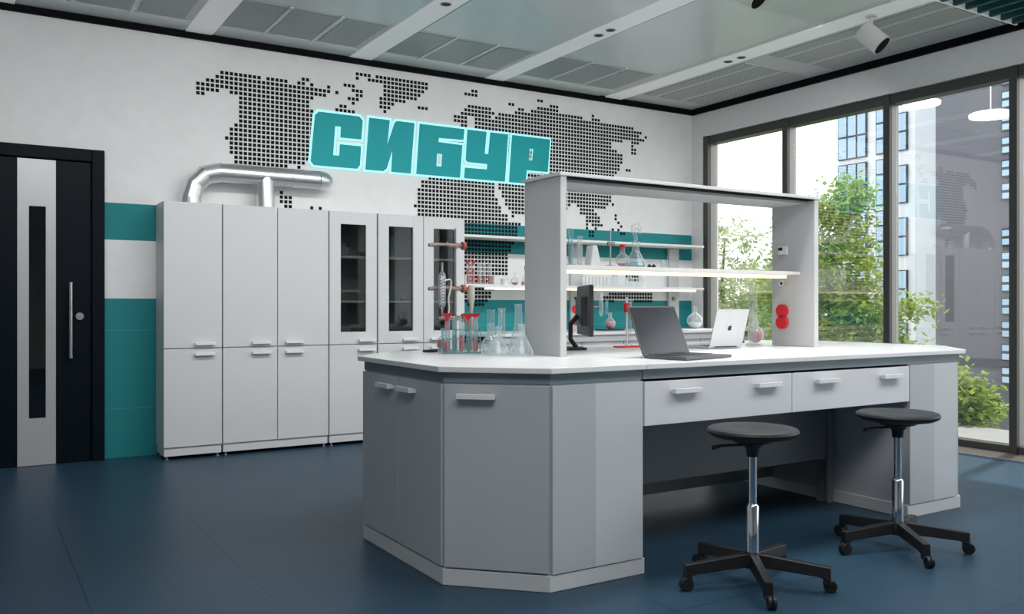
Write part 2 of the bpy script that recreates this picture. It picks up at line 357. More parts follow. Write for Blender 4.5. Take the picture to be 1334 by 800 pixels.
# ------------------------------------------------------------------ tall cabinets under the map
YC=7.15
def handle_mb(c,u,out,w=.15):
    """bow handle: bar along u, standing off along out, two end posts"""
    c=Vector(c);u=Vector(u);out=Vector(out);z=Vector((0,0,1)); m=MB()
    m.obox(c+out*.030,u,out,z,w,.018,.016)
    m.obox(c+out*.026+z*.010,u,out,z,w,.026,.008)
    for s in (-1,1): m.obox(c+out*.0135+u*(s*(w/2-.010)),u,out,z,.014,.027,.018)
    return m
UX=(1,0,0); FRONT=(0,-1,0)
def cabinet(name,label,x0,widths,glass=False,lo_handles=None):
    W=sum(widths); t=thing(name,label,'cabinet',(x0,YC,0))
    D=YA-YC-.012
    b=MB()
    b.box(.003,.021,.02,D,.085,2.01).box(W-.021,W-.003,.02,D,.085,2.01).box(.021,W-.021,.02,D,1.99,2.01).box(.021,W-.021,.02,D,.085,.105).box(.021,W-.021,D-.012,D,.105,1.99).box(.021,W-.021,.02,D-.012,.852,.872)
    b.build('body','cab',t)
    if glass:
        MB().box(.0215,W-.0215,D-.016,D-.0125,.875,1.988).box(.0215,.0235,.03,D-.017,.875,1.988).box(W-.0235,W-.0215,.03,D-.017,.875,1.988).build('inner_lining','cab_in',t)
        for z in (1.225,1.612): B(.024,W-.024,.05,D-.02,z,z+.018).build('shelf','shelf',t)
    B(.006,W-.006,.012,D-.02,.028,.084).build('plinth','plinth',t,.002)
    for fx in (.03,W-.03):
        for fy in (.035,D-.06): solid().lathe([(.016,.0),(.016,.006),(.008,.008),(.008,.028)],(fx,fy,0),12).build('foot','steel',t)
    x=0
    for k,w in enumerate(widths):
        a,bx=x+.003,x+w-.003
        if len(widths)==1: side=1
        else: side=1 if k==0 else -1
        hx=(bx-.135 if side>0 else a+.135)
        if glass and len(widths)==1: hx=bx-.10
        if glass:
            g0,g1=(.10,.10); z0,z1=.972,1.90
            dr=MB().box(a,a+g0,.0,.018,.868,2.008).box(bx-g1,bx,.0,.018,.868,2.008).box(a+g0,bx-g1,.0,.018,.868,z0).box(a+g0,bx-g1,.0,.018,z1,2.008).build('door','cab',t,.0015)
            B(a+g0-.006,bx-g1+.006,.0185,.0225,z0-.006,z1+.006).build('glass_pane','cab_glass',dr)
        else:
            dr=B(a,bx,0,.018,.868,2.008).build('door','cab',t,.0015)
        handle_mb((hx,0,.896),UX,FRONT).build('handle','handle',dr,.0015)
        dl=B(a,bx,0,.018,.098,.860).build('door','cab',t,.0015)
        handle_mb((hx,0,.815),UX,FRONT).build('handle','handle',dl,.0015)
        x+=w
    return t
cabinet('tall_cabinet','narrow tall light grey cabinet with one column of doors, beside the teal wall strip',1.265,[.443])
cabinet('tall_cabinet','wide tall light grey cabinet with two pairs of solid doors under the silver duct',1.712,[.441,.437])
cabinet('glass_cabinet','narrow tall grey cabinet with a single three-pane glazed upper door',2.596,[.437],True)
cabinet('glass_cabinet','wide tall grey cabinet with two glazed upper doors, behind the clamp stand',3.042,[.442,.425],True)

# ------------------------------------------------------------------ silver duct on top of the cabinets
dc=thing('ventilation_duct','shiny galvanised round duct lying above the tall cabinets and turning into the wall','duct',(1.51,7.36,2.0))
R=.078
def arc(c,r,a0,a1,n,plane):
    out=[]
    for i in range(n+1):
        a=math.radians(a0+(a1-a0)*i/n)
        p=(math.cos(a)*r,math.sin(a)*r)
        out.append((c[0]+p[0],c[1],c[2]+p[1]) if plane=='xz' else (c[0]+p[0],c[1]+p[1],c[2]))
    return out
MB().tube([(0,0,.01),(0,0,.07)]+arc((.22,0,.07),.22,180,90,3,'xz'),R+.002,28).build('elbow','duct',dc)
solid().lathe([(.105,.012),(.105,.02),(R+.006,.022),(R+.006,.05)],seg=28).build('collar','duct',dc)
MB().tube([(.215,0,.29),(1.06,0,.29)],R,28).build('pipe','duct',dc,smooth=True)
for xx in (.23,.33,.83,.92): MB().tube([(xx-.004,0,.29),(xx+.004,0,.29)],R+.004,28).build('seam_ring','duct',dc,smooth=True)
MB().tube([(1.055,0,.29),(1.10,.006,.29),(1.135,.018,.29),(1.160,.034,.29),(1.175,.050,.29)],[R+.002,R+.001,R*.9,R*.72,R*.35],28).build('elbow','duct',dc,smooth=True)
MB().tube([(.60,-.005,.012),(.60,-.005,.215),(.60,0,.29)],R-.003,28).build('branch_pipe','duct',dc,smooth=True)
solid().lathe([(R+.01,.012),(R+.01,.02)],(.60,-.005,0),28).build('branch_collar','duct',dc)

# ------------------------------------------------------------------ wall shelves, columns and wall bench right of the cabinets
o=thing('wall_shelf','long white upper wall shelf right of the tall cabinets','shelf',(3.925,7.2,1.845))
B(0,3.06,0,.29,0,.024).build('board','shelf',o,.002)
o2=thing('wall_shelf','long white lower wall shelf with a warm light strip along its front','shelf',(3.925,7.2,1.374))
B(0,3.06,0,.29,0,.024).build('board','shelf',o2,.002)
B(.24,2.95,.01,.035,-.022,-.001).build('light_strip','led_soft',o2)
for k,(x,lab) in enumerate(((5.345,'slim grey wall column with two red sockets behind the black monitor'),(6.70,'slim grey wall column near the window behind the laptops'))):
    c=thing('service_column',lab,'wall column',(x,7.46,.945))
    B(0,.15,0,.035,0,.425).box(0,.15,0,.035,.455,.895).build('column_cover','rack',c,.003)
    if k==0:
        for z in (.10,.215): MB().tube([(.055,-.016,z),(.055,0,z)],.045,20).build('red_socket','red_plastic',c,smooth=True)
        MB().tube([(.055,-.008,.33),(.055,0,.33)],.018,16).build('round_outlet','soft_black',c)
    else: MB().tube([(.06,-.03,.33),(.06,0,.33)],.02,16).build('valve','clamp',c)
wb=thing('wall_bench','long white-topped wall bench with grey drawer fronts behind the island','bench',(3.925,6.70,0))
B(0,3.06,-.02,.79,.918,.945).build('worktop','top',wb,.003)
B(0,3.06,.0,.03,.855,.917).build('apron','rack',wb)
B(0.0,3.06,.05,.78,.08,.854).build('carcass','cab',wb)
B(0.02,3.04,.09,.76,.001,.079).build('plinth','plinth',wb)
for k in range(6):
    dr=B(.005+k*.51,.505+k*.51,.03,.049,.66,.852).build('drawer','drawer',wb,.002)
    handle_mb((.255+k*.51,.03,.80),UX,FRONT).build('handle','soft_black' if k==1 else 'handle',dr)  # the one black handle has the shade under the worktop put into its colour
    dd=B(.005+k*.51,.505+k*.51,.03,.049,.085,.655).build('door','cab',wb,.002)
    handle_mb((.40+k*.51,.03,.60),UX,FRONT).build('handle','handle',dd)
# ------------------------------------------------------------------ island bench
YF,YB=3.03,4.565      # front and back faces of the island
XL,XJ,XR,XE=1.735,2.557,4.497,5.285
CH=.325
ap=lambda s,e: [(XL-e,YF+CH+.0-e*.41),(XL+CH-e*.41,YF-e),(XJ-.004,YF-e),(XJ-.004,YB+e),(XL+CH-e*.41,YB+e),(XL-e,YB-CH+e*.41)]
def mirror(P): # left end -> right end
    c=(XL+XE+.035); return [(c-x,y) for x,y in P][::-1]
LEFT=ap(0,0)
def end_cabinet(name,label,P,flip):
    t=thing(name,label,'cabinet',(0,0,0))
    ins=[(x,y) for x,y in P]
    MB().prism(P,.072,.868).build('body','bench',t)
    def grow(P,e):
        return offset(P,e)
    MB().prism(grow(P,.012),.001,.071).build('plinth','plinth',t,.002)
    return t
lc=end_cabinet('island_end_cabinet','mid-grey chamfered end cabinet of the island at its left end, with three handles',LEFT,False)
# its doors
def slab_door(m0,a,b,z0,z1,th,parent,mat,hpos=None,hz=.812,hw=.15,name='door'):
    """door lying on the vertical face from a to b (room side to the right of a->b)"""
    a=Vector((*a,0));b=Vector((*b,0));u=(b-a).normalized();n=Vector((u.y,-u.x,0)); L=(b-a).length
    dm=MB().obox((a+b)/2+n*(th/2+.0005)+Vector((0,0,(z0+z1)/2)),u,n,(0,0,1),L-.006,th,z1-z0).build(name,mat,parent,.0015)
    for hp in (hpos or []):
        c=a+u*hp+n*(th+.0005)+Vector((0,0,hz)); handle_mb(c,u,n,hw).build('handle','handle',dm,.0015)
    return dm
p0,p1,p2=LEFT[5],LEFT[0],LEFT[1]   # left face runs p0->p1 towards the camera, chamfer p1->p2
mid=((p0[0]+p1[0])/2,(p0[1]+p1[1])/2)
L=math.hypot(mid[0]-p0[0],mid[1]-p0[1])
slab_door(lc,p0,mid,.08,.862,.016,lc,'bench',[L-.12])
slab_door(lc,mid,(p1[0],p1[1]),.08,.862,.016,lc,'bench',[.12])
Lc=math.hypot(p2[0]-p1[0],p2[1]-p1[1])
slab_door(lc,p1,p2,.08,.862,.016,lc,'bench',[.15],hz=.812,hw=.165)
xm=2.284
B(p2[0]+.004,xm,YF-.017,YF-.0005,.075,.862).build('fascia_panel','bench',lc,.001)
B(xm+.001,XJ-.006,YF-.017,YF-.0005,.075,.862).build('fascia_panel','bench_lit',lc,.001)  # paler half paints the window light falling across the front
rc=end_cabinet('island_end_cabinet','mid-grey end cabinet of the island at its right end, behind the far stool',mirror(LEFT),True)
q=4.955
B(XR+.006,4.727,YF-.017,YF-.0005,.075,.862).build('fascia_panel','bench',rc,.001)
B(4.728,q,YF-.017,YF-.0005,.075,.862).build('fascia_panel','bench_lit',rc,.001)  # same light boundary painted as a paler half
# drawer table between the end cabinets
dt=thing('drawer_table','middle desk of the island with two pale drawers over a knee space','desk',(0,0,0))
for k,(x0,x1) in enumerate(((XJ+.004,3.524),(3.529,XR-.004))):
    dr=B(x0,x1,YF-.018,YF,.66,.858).build('drawer','drawer',dt,.002)
    for hx in ((x0+.235,x1-.19) if k==0 else (x0+.245,x1-.185)): handle_mb((hx,YF-.018,.808),UX,FRONT,.165).build('handle','handle',dr,.0015)
    B(x0+.015,x1-.015,YF+.001,3.50,.67,.855).build('drawer_box','rack',dt)
    B(x0,x1,YB+.001-.02,YB,.66,.858).build('drawer','drawer',dt,.002)
B(XJ+.003,4.465,3.52,3.545,.27,.865).build('modesty_panel','desk_panel',dt)  # panel and leg colour darkened to paint the knee-space shade
B(4.42,4.464,3.50,3.519,.002,.865).box(4.42,4.464,3.546,3.59,.002,.865).build('table_leg','desk_panel',dt)
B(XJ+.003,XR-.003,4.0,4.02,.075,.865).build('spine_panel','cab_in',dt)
# worktops: slab and the blue-grey apron below it
def worktop(label,P,A):
    t=thing('worktop',label,'worktop',(0,0,.869))
    MB().prism(P,.046,.071).build('slab','top',t,.003)
    MB().prism(A,.0,.0455).build('apron','apron',t,.001)
worktop('white worktop section on the left end cabinet, carrying the flasks',ap(0,.038),ap(0,.006))
M_R=mirror(ap(0,.038)); 
MAINP=[(XJ,YF-.038),(M_R[3][0],0) if False else (XE+.035+XL-(XL+CH-.038*.41),YF-.038)]
def main_outline(e):
    c=XL+XE+.035
    return [(XJ+.002,YF-e),(c-(XL+CH-e*.41),YF-e),(c-(XL-e),YF+CH-e*.41),(c-(XL-e),YB-CH+e*.41),(c-(XL+CH-e*.41),YB+e),(XJ+.002,YB+e)]
worktop('long white worktop section over the drawers, carrying both laptops',main_outline(.038),main_outline(.006))
# reagent rack standing on the worktop
ZT=.9405
rk=thing('reagent_rack','tall grey rack with a top board and a lit middle shelf standing on the island','rack',(2.535,3.63,ZT))
Dp=.337; W=4.49-2.535
for x in (0,W-.037):
    u=B(x,x+.037,.004,Dp,0,.916).build('upright','rack',rk,.002)
    B(x,x+.037,0,.0035,0,.916).build('edge_band','rack_edge',u)
B(-.012,W+.012,-.012,Dp+.01,.917,.935).build('top_board','rack_edge',rk,.002)
B(.04,W-.04,.002,.05,.909,.9165).build('shadow_line_strip','black',rk)  # black strip painting the shadow line under the board's front lip
B(.04,W-.04,.055,Dp-.002,.895,.9165).build('soffit_panel','rack',rk)
B(.0375,W-.0375,.108,Dp,.452,.473).build('shelf','shelf',rk,.002)
B(.16,W-.07,.19,.225,.432,.4515).build('light_strip','led',rk)
for z in (.150,.225): 
    MB().tube([(W-.062,.243,z),(W-.0375,.243,z)],.042,22).build('red_socket','red_plastic',rk,smooth=True)
th=B(W-.055,W-.0375,.205,.275,.585,.64).build('switch_plate','handle',rk,.003); B(W-.058,W-.0555,.235,.268,.612,.632).build('switch_display','soft_black',th)
MB().tube([(W-.05,.249,.402),(W-.0375,.249,.402)],.020,18).build('round_outlet','handle',rk,smooth=True); MB().tube([(W-.053,.249,.402),(W-.0505,.249,.402)],.010,14).build('outlet_hole','soft_black',rk)

# ------------------------------------------------------------------ stools
def stool(label,loc,rz):
    t=thing('swivel_stool',label,'stool',loc,rz,'swivel stools at the drawer desk')
    solid().lathe([(.0,.616),(.04,.616),(.10,.624),(.165,.636),(.188,.648),(.194,.660),(.190,.670),(.178,.675),(.10,.670),(.0,.668)],seg=48).build('seat','seat',t,smooth=True)
    solid().lathe([(.026,.550),(.028,.583),(.045,.603),(.085,.615),(.086,.621)],seg=24).build('seat_hub','soft_black',t,smooth=True)
    MB().tube([(.01,-.03,.603),(.02,-.135,.598),(.03,-.175,.590)],[.006,.006,.010],10).build('lever','soft_black',t,smooth=True)
    MB().tube([(0,0,.33),(0,0,.56)],.0175,20).build('piston','chrome',t,smooth=True)
    solid().lathe([(.027,.10),(.027,.335),(.022,.345),(.0185,.347)],seg=24).build('column','chrome',t,smooth=True)
    solid().lathe([(.040,.075),(.042,.115),(.030,.135),(.028,.140)],seg=24).build('base_hub','soft_black',t,smooth=True)
    for k in range(5):
        a=2*PI*k/5; u=Vector((math.cos(a),math.sin(a),0)); v=Vector((-u.y,u.x,0)); z=Vector((0,0,1))
        m=MB(); secs=[(.030,.024,.080,.136),(.15,.022,.074,.124),(.27,.021,.066,.112),(.318,.020,.050,.108)]
        b=[]
        for r,w,z0,z1 in secs:
            for sx,zz in ((-1,z0),(1,z0),(.8,z1),(-.8,z1)): b.append(tuple(u*r+v*(sx*w)+z*zz))
        f=[(3,2,1,0)]
        for i in range(3):
            for j in range(4): f.append((i*4+j,i*4+(j+1)%4,i*4+4+(j+1)%4,i*4+4+j))
        f.append((12,13,14,15)); m.add(b,f)
        m.tube([u*.298+z*.05,u*.298+z*.075],.009,10)
        leg=m.build('leg','soft_black',t,.003)
        cm=MB(); c=u*.315+v*.012
        for s in (-1,1): cm.tube([c+v*(s*.009)+z*.028-v*.007,c+v*(s*.009)+z*.028+v*.007],.028,20)
        cm.obox(u*.306+z*.044,u,v,z,.04,.03,.018)
        cm.build('caster','soft_black',leg,.002,smooth=False)
    return t
s1=stool('black round swivel stool under the left drawer, nearest the camera',(2.865,2.66,0),math.radians(234))
s2=dup(s1,(3.89,2.67,0),math.radians(237),'black round swivel stool in front of the right end cabinet')

# ------------------------------------------------------------------ laptops and monitor
def laptop(name,label,hinge,rz,w,dep,h,lean,mats,logo=False,swap=False):
    """hinge = left end of the hinge on the desk; the keyboard runs towards local -y"""
    shell,face=mats; t=thing(name,label,'laptop',(*hinge,ZT),rz)
    bs=B(0,w,-dep,0,.002,.016).build('base',shell,t,.003)
    B(.02,w-.02,-dep*.60,-.02,.0163,.0178).build('keyboard','keys',bs); B(w*.36,w*.64,-dep*.95,-dep*.64,.0163,.0172).build('touchpad',shell,bs)
    a=math.radians(lean); v=Vector((0,math.sin(a),math.cos(a))); n=Vector((0,-math.cos(a),math.sin(a)))
    c=Vector((w/2,.005,.012))+v*(h/2)
    ld=MB().obox(c,(1,0,0),n,v,w,.007,h).build('lid',shell,t,.002)
    MB().obox(c+n*.0042,(1,0,0),n,v,w-.012,.001,h-.016).build('screen',face,ld)
    MB().tube([(.04,.004,.014),(w-.04,.004,.014)],.006,10).build('hinge','soft_black',t)
    if logo:
        R=.016; pts=[]
        for i in range(40):
            q=2*PI*i/40; x=R*.92*math.cos(q); y=R*math.sin(q)
            if abs(math.cos(q))<.3: y*=.90
            pts.append((x,y))
        bite=Vector((R*1.15,R*.12)); out=[]
        for x,y in pts:
            d=Vector((x,y))-bite
            if d.length<R*.52: d=d.normalized()*R*.52+bite; out.append((d.x,d.y))
            else: out.append((x,y))
        lf=[(0,R*1.05),(R*.12,R*1.4),(R*.45,R*1.72),(R*.38,R*1.35)]
        m=MB()
        for P in (out,lf[::-1]):
            vs=[];k=len(P)
            for off in (.0037,.0047):
                for x,y in P: vs.append(tuple(c+Vector((1,0,0))*(-x)+v*y-n*off))
            m.add(vs,[tuple(range(k)),tuple(range(2*k-1,k-1,-1))]+[(i,(i+1)%k,k+(i+1)%k,k+i) for i in range(k)])
        m.build('emblem','soft_black',ld)
    return t
laptop('laptop','open dark laptop with its blank screen towards the camera, on the worktop',(2.80,3.30),math.radians(11.5),.385,.25,.262,22,('laptop_dark','screen'))
laptop('laptop','open silver laptop seen from behind, dark emblem on its lid',(3.99,3.80),math.radians(180-4),.25,.19,.235,17,('laptop_silver','screen'),True)
mo=thing('computer_monitor','black computer monitor seen almost edge on under the rack','monitor',(3.09,4.175,ZT),math.atan2(.45,.24))
# local x runs along the panel away from the camera, local -y is the screen side
B(-.255,.255,-.012,.012,.083,.377).build('bezel','monitor',mo,.006)
B(-.243,.243,-.0145,-.0125,.097,.365).build('screen','screen',mo)
MB().prism([(-.17,.0125),(.17,.0125),(.12,.04),(-.12,.04)],.14,.31).build('cover','monitor',mo,.006)
MB().tube([(0,.05,.012),(0,.085,.06),(0,.085,.15),(0,.042,.20)],.014,12).build('stand_arm','soft_black',mo,smooth=True)
B(-.10,.10,.0,.17,.002,.014).build('stand_base','soft_black',mo,.004)

# ------------------------------------------------------------------ glassware
def prof_conical(h,r,n): return [(r*.86,.0015),(r,.012),(r*.96,h*.14),(n,h*.66),(n,h*.95),(n*1.22,h)]
def prof_round(h,r,n): 
    P=[]
    for i in range(9):
        a=-PI/2+PI*.86*i/8; P.append((max(r*math.cos(a),r*.25),r+r*math.sin(a)+.002))
    return P+[(n,P[-1][1]+.012),(n,h*.96),(n*1.2,h)]
def prof_tube(h,r): return [(r*.35,.001),(r*.8,r*.35),(r,r),(r,h*.97),(r*1.15,h)]
def prof_cyl(h,r): return [(r*2,.0015),(r*2,.008),(r*.9,.014),(r,.03),(r,h*.97),(r*1.25,h)]
def prof_beaker(h,r): return [(r*.94,.001),(r,.008),(r,h*.94),(r*1.08,h)]
def glass(name,label,cat,prof,loc,mat='glass',liquid=None,lz=0,group=None,stopper=None):
    t=thing(name,label,cat,loc,0,group)
    h=max(z for _,z in prof)
    MB().lathe(prof,seg=24).build('glass_body',mat,t,smooth=True)
    if liquid:
        P=[]
        for i,(r,z) in enumerate(prof):
            if z<=lz: P.append((max(r-.0022,.001),z+.0015))
            else:
                r0,z0=prof[i-1]; k=(lz-z0)/(z-z0); P.append((max(r0+(r-r0)*k-.0022,.001),lz)); break
        P.append((.0005,lz)); solid().lathe(P,seg=20).build('liquid',liquid,t,smooth=True)
    if stopper:
        r=prof[-1][0]; solid().lathe([(r*.75,h-.012),(r*.9,h+.004),(r*1.1,h+.018),(.001,h+.02)],seg=16).build('stopper',stopper,t,smooth=True)
    return t
Z=ZT+.0005
# big flasks at the left end of the island
G='clear conical flasks in front of the rack'
glass('conical_flask','tall clear conical flask with long neck, tallest of the flasks beside the rack','flask',[(.050,.0015),(.056,.012),(.053,.045),(.020,.155),(.018,.255),(.023,.267)],(2.472,3.93,Z),'glass')
glass('conical_flask','broad clear conical flask, the one nearest the front edge in the flask group','flask',prof_conical(.165,.062,.016),(2.405,3.79,Z))
glass('conical_flask','squat clear conical flask between the round-bellied flask and the broad one','flask',prof_conical(.150,.058,.017),(2.33,3.90,Z))
glass('round_flask','clear round-bellied flask between the test tubes and the conical flasks','flask',prof_round(.165,.048,.016),(2.36,4.03,Z))
glass('measuring_cylinder','slim clear measuring cylinder with white rim behind the conical flasks','cylinder',prof_cyl(.245,.018),(2.45,4.065,Z))
glass('measuring_cylinder','bluish glass cylinder right behind the test tube rack','cylinder',prof_cyl(.235,.021),(2.46,4.20,Z),'glass_blue')
# rack of test tubes with red funnels
tr=thing('test_tube_rack','clear rack full of red and aqua test tubes at the left end of the island','rack',(2.262,4.175,Z),math.radians(-32))
B(-.105,.105,-.04,.04,.003,.007).build('rack_plate','clear_liq',tr)
for z in (.075,.125): MB().box(-.105,.105,-.04,-.0365,z,z+.004).box(-.105,.105,-.0035,.0035,z,z+.004).box(-.105,.105,.0365,.04,z,z+.004).build('rack_rail','clear_liq',tr)
for x in (-.102,.102): B(x-.003,x+.003,-.04,.04,.0,.13).build('rack_end','clear_liq',tr)
ca,sa=math.cos(math.radians(-32)),math.sin(math.radians(-32))
def rackpos(x,y): return (2.262+x*ca-y*sa,4.175+x*sa+y*ca)
names=['first','second','third','fourth','fifth']
for j in range(2):
    for i in range(5):
        x,y=-.076+.038*i,(-.02 if j==0 else .02)
        red=(i+j)%2==0
        glass('test_tube',None,'test tube',prof_tube(.165+.012*((i*2+j)%3),.0125),(*rackpos(x,y),Z+.0085),'glass_blue' if not red else 'glass','red' if red else 'clear_liq',.05+.02*((i+j)%3),'test tubes in the clear rack')['label']=f'{names[i]} test tube from the left in the {"front" if j==0 else "back"} row of the clear rack'
for k,(x,y,lab) in enumerate(((-.076,-.02,'leftmost red funnel on the test tube rack'),(.076,.02,'rightmost red funnel, back row of the test tube rack'),(.038,-.02,'red funnel between the two others on the test tube rack'))):
    f=thing('funnel',lab,'funnel',(*rackpos(x,y),Z+.165+.008),0,'red funnels on the test tube rack')
    solid().lathe([(.005,-.045),(.006,.012),(.031,.040),(.033,.044)],seg=22).build('cone','red_plastic',f,smooth=True)
# clamp stand with condenser
cs=thing('clamp_stand','tall clamp stand with three red-knobbed clamps at the left end of the island','clamp stand',(2.345,4.42,Z))
B(-.075,.05,-.055,.055,0,.010).build('base_plate','clear_liq',cs,.002)
MB().tube([(.012,0,.01),(.012,0,.70)],.0055,12).build('rod','steel',cs,smooth=True)
for z,x0,nm in ((.60,-.165,0),(.355,-.165,1),(.187,-.105,2)):
    m=MB().tube([(.045,-.012,z),(-.02,-.012,z),(-.06,-.012,z+.004),(x0+.03,-.012,z),(x0,-.012,z-.003)],[.009,.012,.008,.013,.010],10)
    m.obox((.012,-.006,z),(1,0,0),(0,1,0),(0,0,1),.03,.03,.028).tube([(-.05,-.012,z),(-.05,-.012,z+.02)],.006,8)
    c=m.build('clamp','clamp',cs,smooth=False)
    MB().tube([(.046,-.012,z),(.066,-.012,z)],.024,12).build('clamp_knob','knob',c)
cd=thing('condenser','spiral glass condenser held upright by the clamp stand','condenser',(2.345-.100,4.372,Z+.20))
MB().lathe([(.006,0),(.006,.035),(.019,.06),(.019,.23),(.006,.25),(.006,.30)],seg=18).build('jacket','glass',cd,smooth=True)
pts=[(.011*math.cos(q*.9),.011*math.sin(q*.9),.06+.0025*q) for q in range(66)]
MB().tube(pts,.0035,6).build('coil','frost',cd,smooth=True)
MB().tube([(.019,0,.20),(.05,0,.205),(.058,0,.195),(.055,0,.16),(.04,0,.10),(.045,0,.04),(.03,0,-.05),(.012,0,-.10)],.005,8).build('reflux_tube','cork',cd,smooth=True)
glass('round_flask','small flask of red liquid under the glass condenser','flask',[(.022,.0015),(.038,.012),(.040,.045),(.030,.066),(.016,.080),(.016,.115),(.020,.12)],(2.27,4.40,Z+.0105),'glass','red',.055)
o=B(-.035,.035,-.025,.025,0,.014).build('rubber_pad','soft_black',None,.003,loc=(2.165,4.36,Z)); tag(o,'small flat black pad on the left edge of the worktop','pad')
glass('separating_funnel','slim cream glass funnel standing behind the test tube rack','funnel',[(.030,.0015),(.028,.006),(.007,.012),(.007,.22),(.012,.27),(.020,.30),(.018,.37)],(2.36,4.24,Z),'cork')
# things around the laptops and the right end
st=thing('burette_stand','slim burette stand with red base and red clamp left of the dark laptop','clamp stand',(3.468,4.25,Z))
B(-.075,.10,-.04,.04,0,.008).build('base_plate','red_plastic',st,.002)
MB().tube([(.0,0,.008),(.0,0,.31)],.006,10).build('rod','frost',st,smooth=True)
MB().obox((0,-.004,.245),(1,0,0),(0,1,0),(0,0,1),.035,.028,.06).build('clamp','red_plastic',st,.004)
glass('burette','clear burette standing beside the red-clamped rod','burette',[(.016,.0015),(.016,.008),(.006,.016),(.011,.07),(.011,.27),(.014,.275)],(3.52,4.285,Z+.0085),'glass')
glass('gas_jar','tall clear glass cylinder beside the silver laptop','cylinder',[(.045,.0015),(.045,.010),(.022,.018),(.024,.05),(.024,.36),(.03,.37)],(4.33,4.02,Z),'glass')
glass('round_flask','round flask of pink liquid by the right upright of the rack','flask',prof_round(.17,.055,.016),(4.63,4.27,Z),'glass','pink',.085)
o=B(-.045,.045,-.03,.03,0,.012).build('rubber_pad','soft_black',None,.003,loc=(4.53,4.35,Z)); tag(o,'small flat black pad between the silver laptop and the pink flask','pad')
glass('conical_flask','small clear conical flask standing on the black pad behind the silver laptop','flask',prof_conical(.14,.038,.012),(4.53,4.35,Z+.0125),'glass')
# on the middle shelf of the rack
ZM=ZT+.4735
for k,(x,h,lab) in enumerate(((2.70,.17,'clear glass cylinder on the rack shelf against the left upright'),(2.762,.20,'tallest of the three clear cylinders on the rack shelf'),(2.824,.165,'clear cylinder on the rack shelf beside the slanted white box'))):
    glass('measuring_cylinder',lab,'cylinder',prof_cyl(h,.0142),(x,3.86,ZM),'glass' if k!=1 else 'glass_blue',group='cylinders on the rack shelf')
o=MB(); o.add([(-.03,-.03,0),(.05,-.03,0),(.05,.03,0),(-.03,.03,0),(-.012,-.03,.115),(.018,-.03,.115),(.018,.03,.115),(-.012,.03,.115)],[(0,3,2,1),(4,5,6,7),(0,1,5,4),(1,2,6,5),(2,3,7,6),(3,0,4,7)])
o=o.build('reagent_box','frost',None,.006,loc=(2.895,3.85,ZM)); tag(o,'white tapered container on the rack shelf next to the glass cylinders','container')
bs=thing('mini_stand','thin rod stand on a round foot in the middle of the rack shelf','clamp stand',(3.025,3.85,ZM))
solid().lathe([(.038,0),(.038,.006),(.008,.012)],seg=20).build('foot','steel',bs); MB().tube([(0,0,.01),(0,0,.205)],.004,10).build('rod','steel',bs)
MB().obox((0,-.006,.13),(1,0,0),(0,1,0),(0,0,1),.05,.014,.018).build('clamp','clamp',bs,.003)
glass('round_flask','round flask with red stopper on the rack shelf','flask',prof_round(.11,.038,.013),(3.112,3.85,ZM),'glass','pink',.02,stopper='red_plastic')
glass('conical_flask','large frosted conical flask on the rack shelf','flask',prof_conical(.15,.06,.020),(3.215,3.86,ZM),'glass','clear_liq',.03)
rt=thing('retort','looped glass retort head standing in the large flask on the rack shelf','retort',(3.215,3.86,ZM+.1505))
MB().tube([(0,0,.002),(0,0,.03),(-.018,0,.055),(-.015,0,.08),(.012,0,.09),(.032,0,.07),(.03,0,.045)],[.010,.010,.012,.016,.016,.012,.007],10).build('loop','glass',rt,smooth=True)
for k,(dx,lab) in enumerate(((.0,'left one of two small black weights at the right of the rack shelf'),(.032,'right one of two small black weights on the rack shelf'))):
    o=solid().lathe([(.011,0),(.012,.004),(.012,.014),(.005,.018),(.005,.022)],seg=14).build('weight','soft_black',None,loc=(3.30+dx,3.84,ZM)); tag(o,lab,'weight','black weights on the rack shelf')
glass('beaker','small clear beaker beside the black weights on the rack shelf','beaker',prof_beaker(.05,.02),(3.42,3.85,ZM),'glass')
# on the lower wall shelf
ZS=1.3985
tr2=thing('test_tube_rack','small white rack of dark red tubes on the lower wall shelf','rack',(4.16,7.33,ZS))
B(-.16,.16,-.03,.03,.003,.008).build('rack_plate','frost',tr2)
MB().box(-.16,.16,-.03,-.0205,.09,.095).box(-.16,.16,.0205,.03,.09,.095).build('rack_rail','frost',tr2)
for x in (-.157,.157): B(x-.004,x+.004,-.03,.03,0,.095).build('rack_end','frost',tr2)
for i in range(5):
    glass('test_tube',f'{names[i]} red-filled test tube from the left on the lower wall shelf','test tube',prof_tube(.20,.016),(4.04+.06*i,7.33,ZS+.0085),'glass','red',.14 if i<2 else .08,'red tubes on the lower wall shelf',stopper='red_plastic' if i<2 else None)
glass('beaker','small white beaker on the lower wall shelf right of the red tubes','beaker',prof_beaker(.065,.04),(4.45,7.33,ZS),'frost')
glass('conical_flask','pink-stoppered flask on the lower wall shelf beside the rack upright','flask',prof_conical(.17,.05,.018),(4.70,7.33,ZS),'glass','pink',.04,stopper='pink')
glass('round_flask','little round flask with a dark red drop between the beaker and the pink-stoppered flask','flask',prof_round(.13,.04,.014),(4.575,7.34,ZS),'glass','red',.03)
tr3=thing('tube_carrier','white wire carrier on the lower wall shelf above the monitor','carrier',(5.55,7.33,ZS))
for z in (.003,.10): B(-.15,.15,-.035,.035,z,z+.005).build('carrier_plate','frost',tr3)
m=MB()
for k in range(7): m.tube([(-.14+.0467*k,-.03,.003),(-.14+.0467*k,-.03,.104)],.004,6)
m.build('wire','steel',tr3)
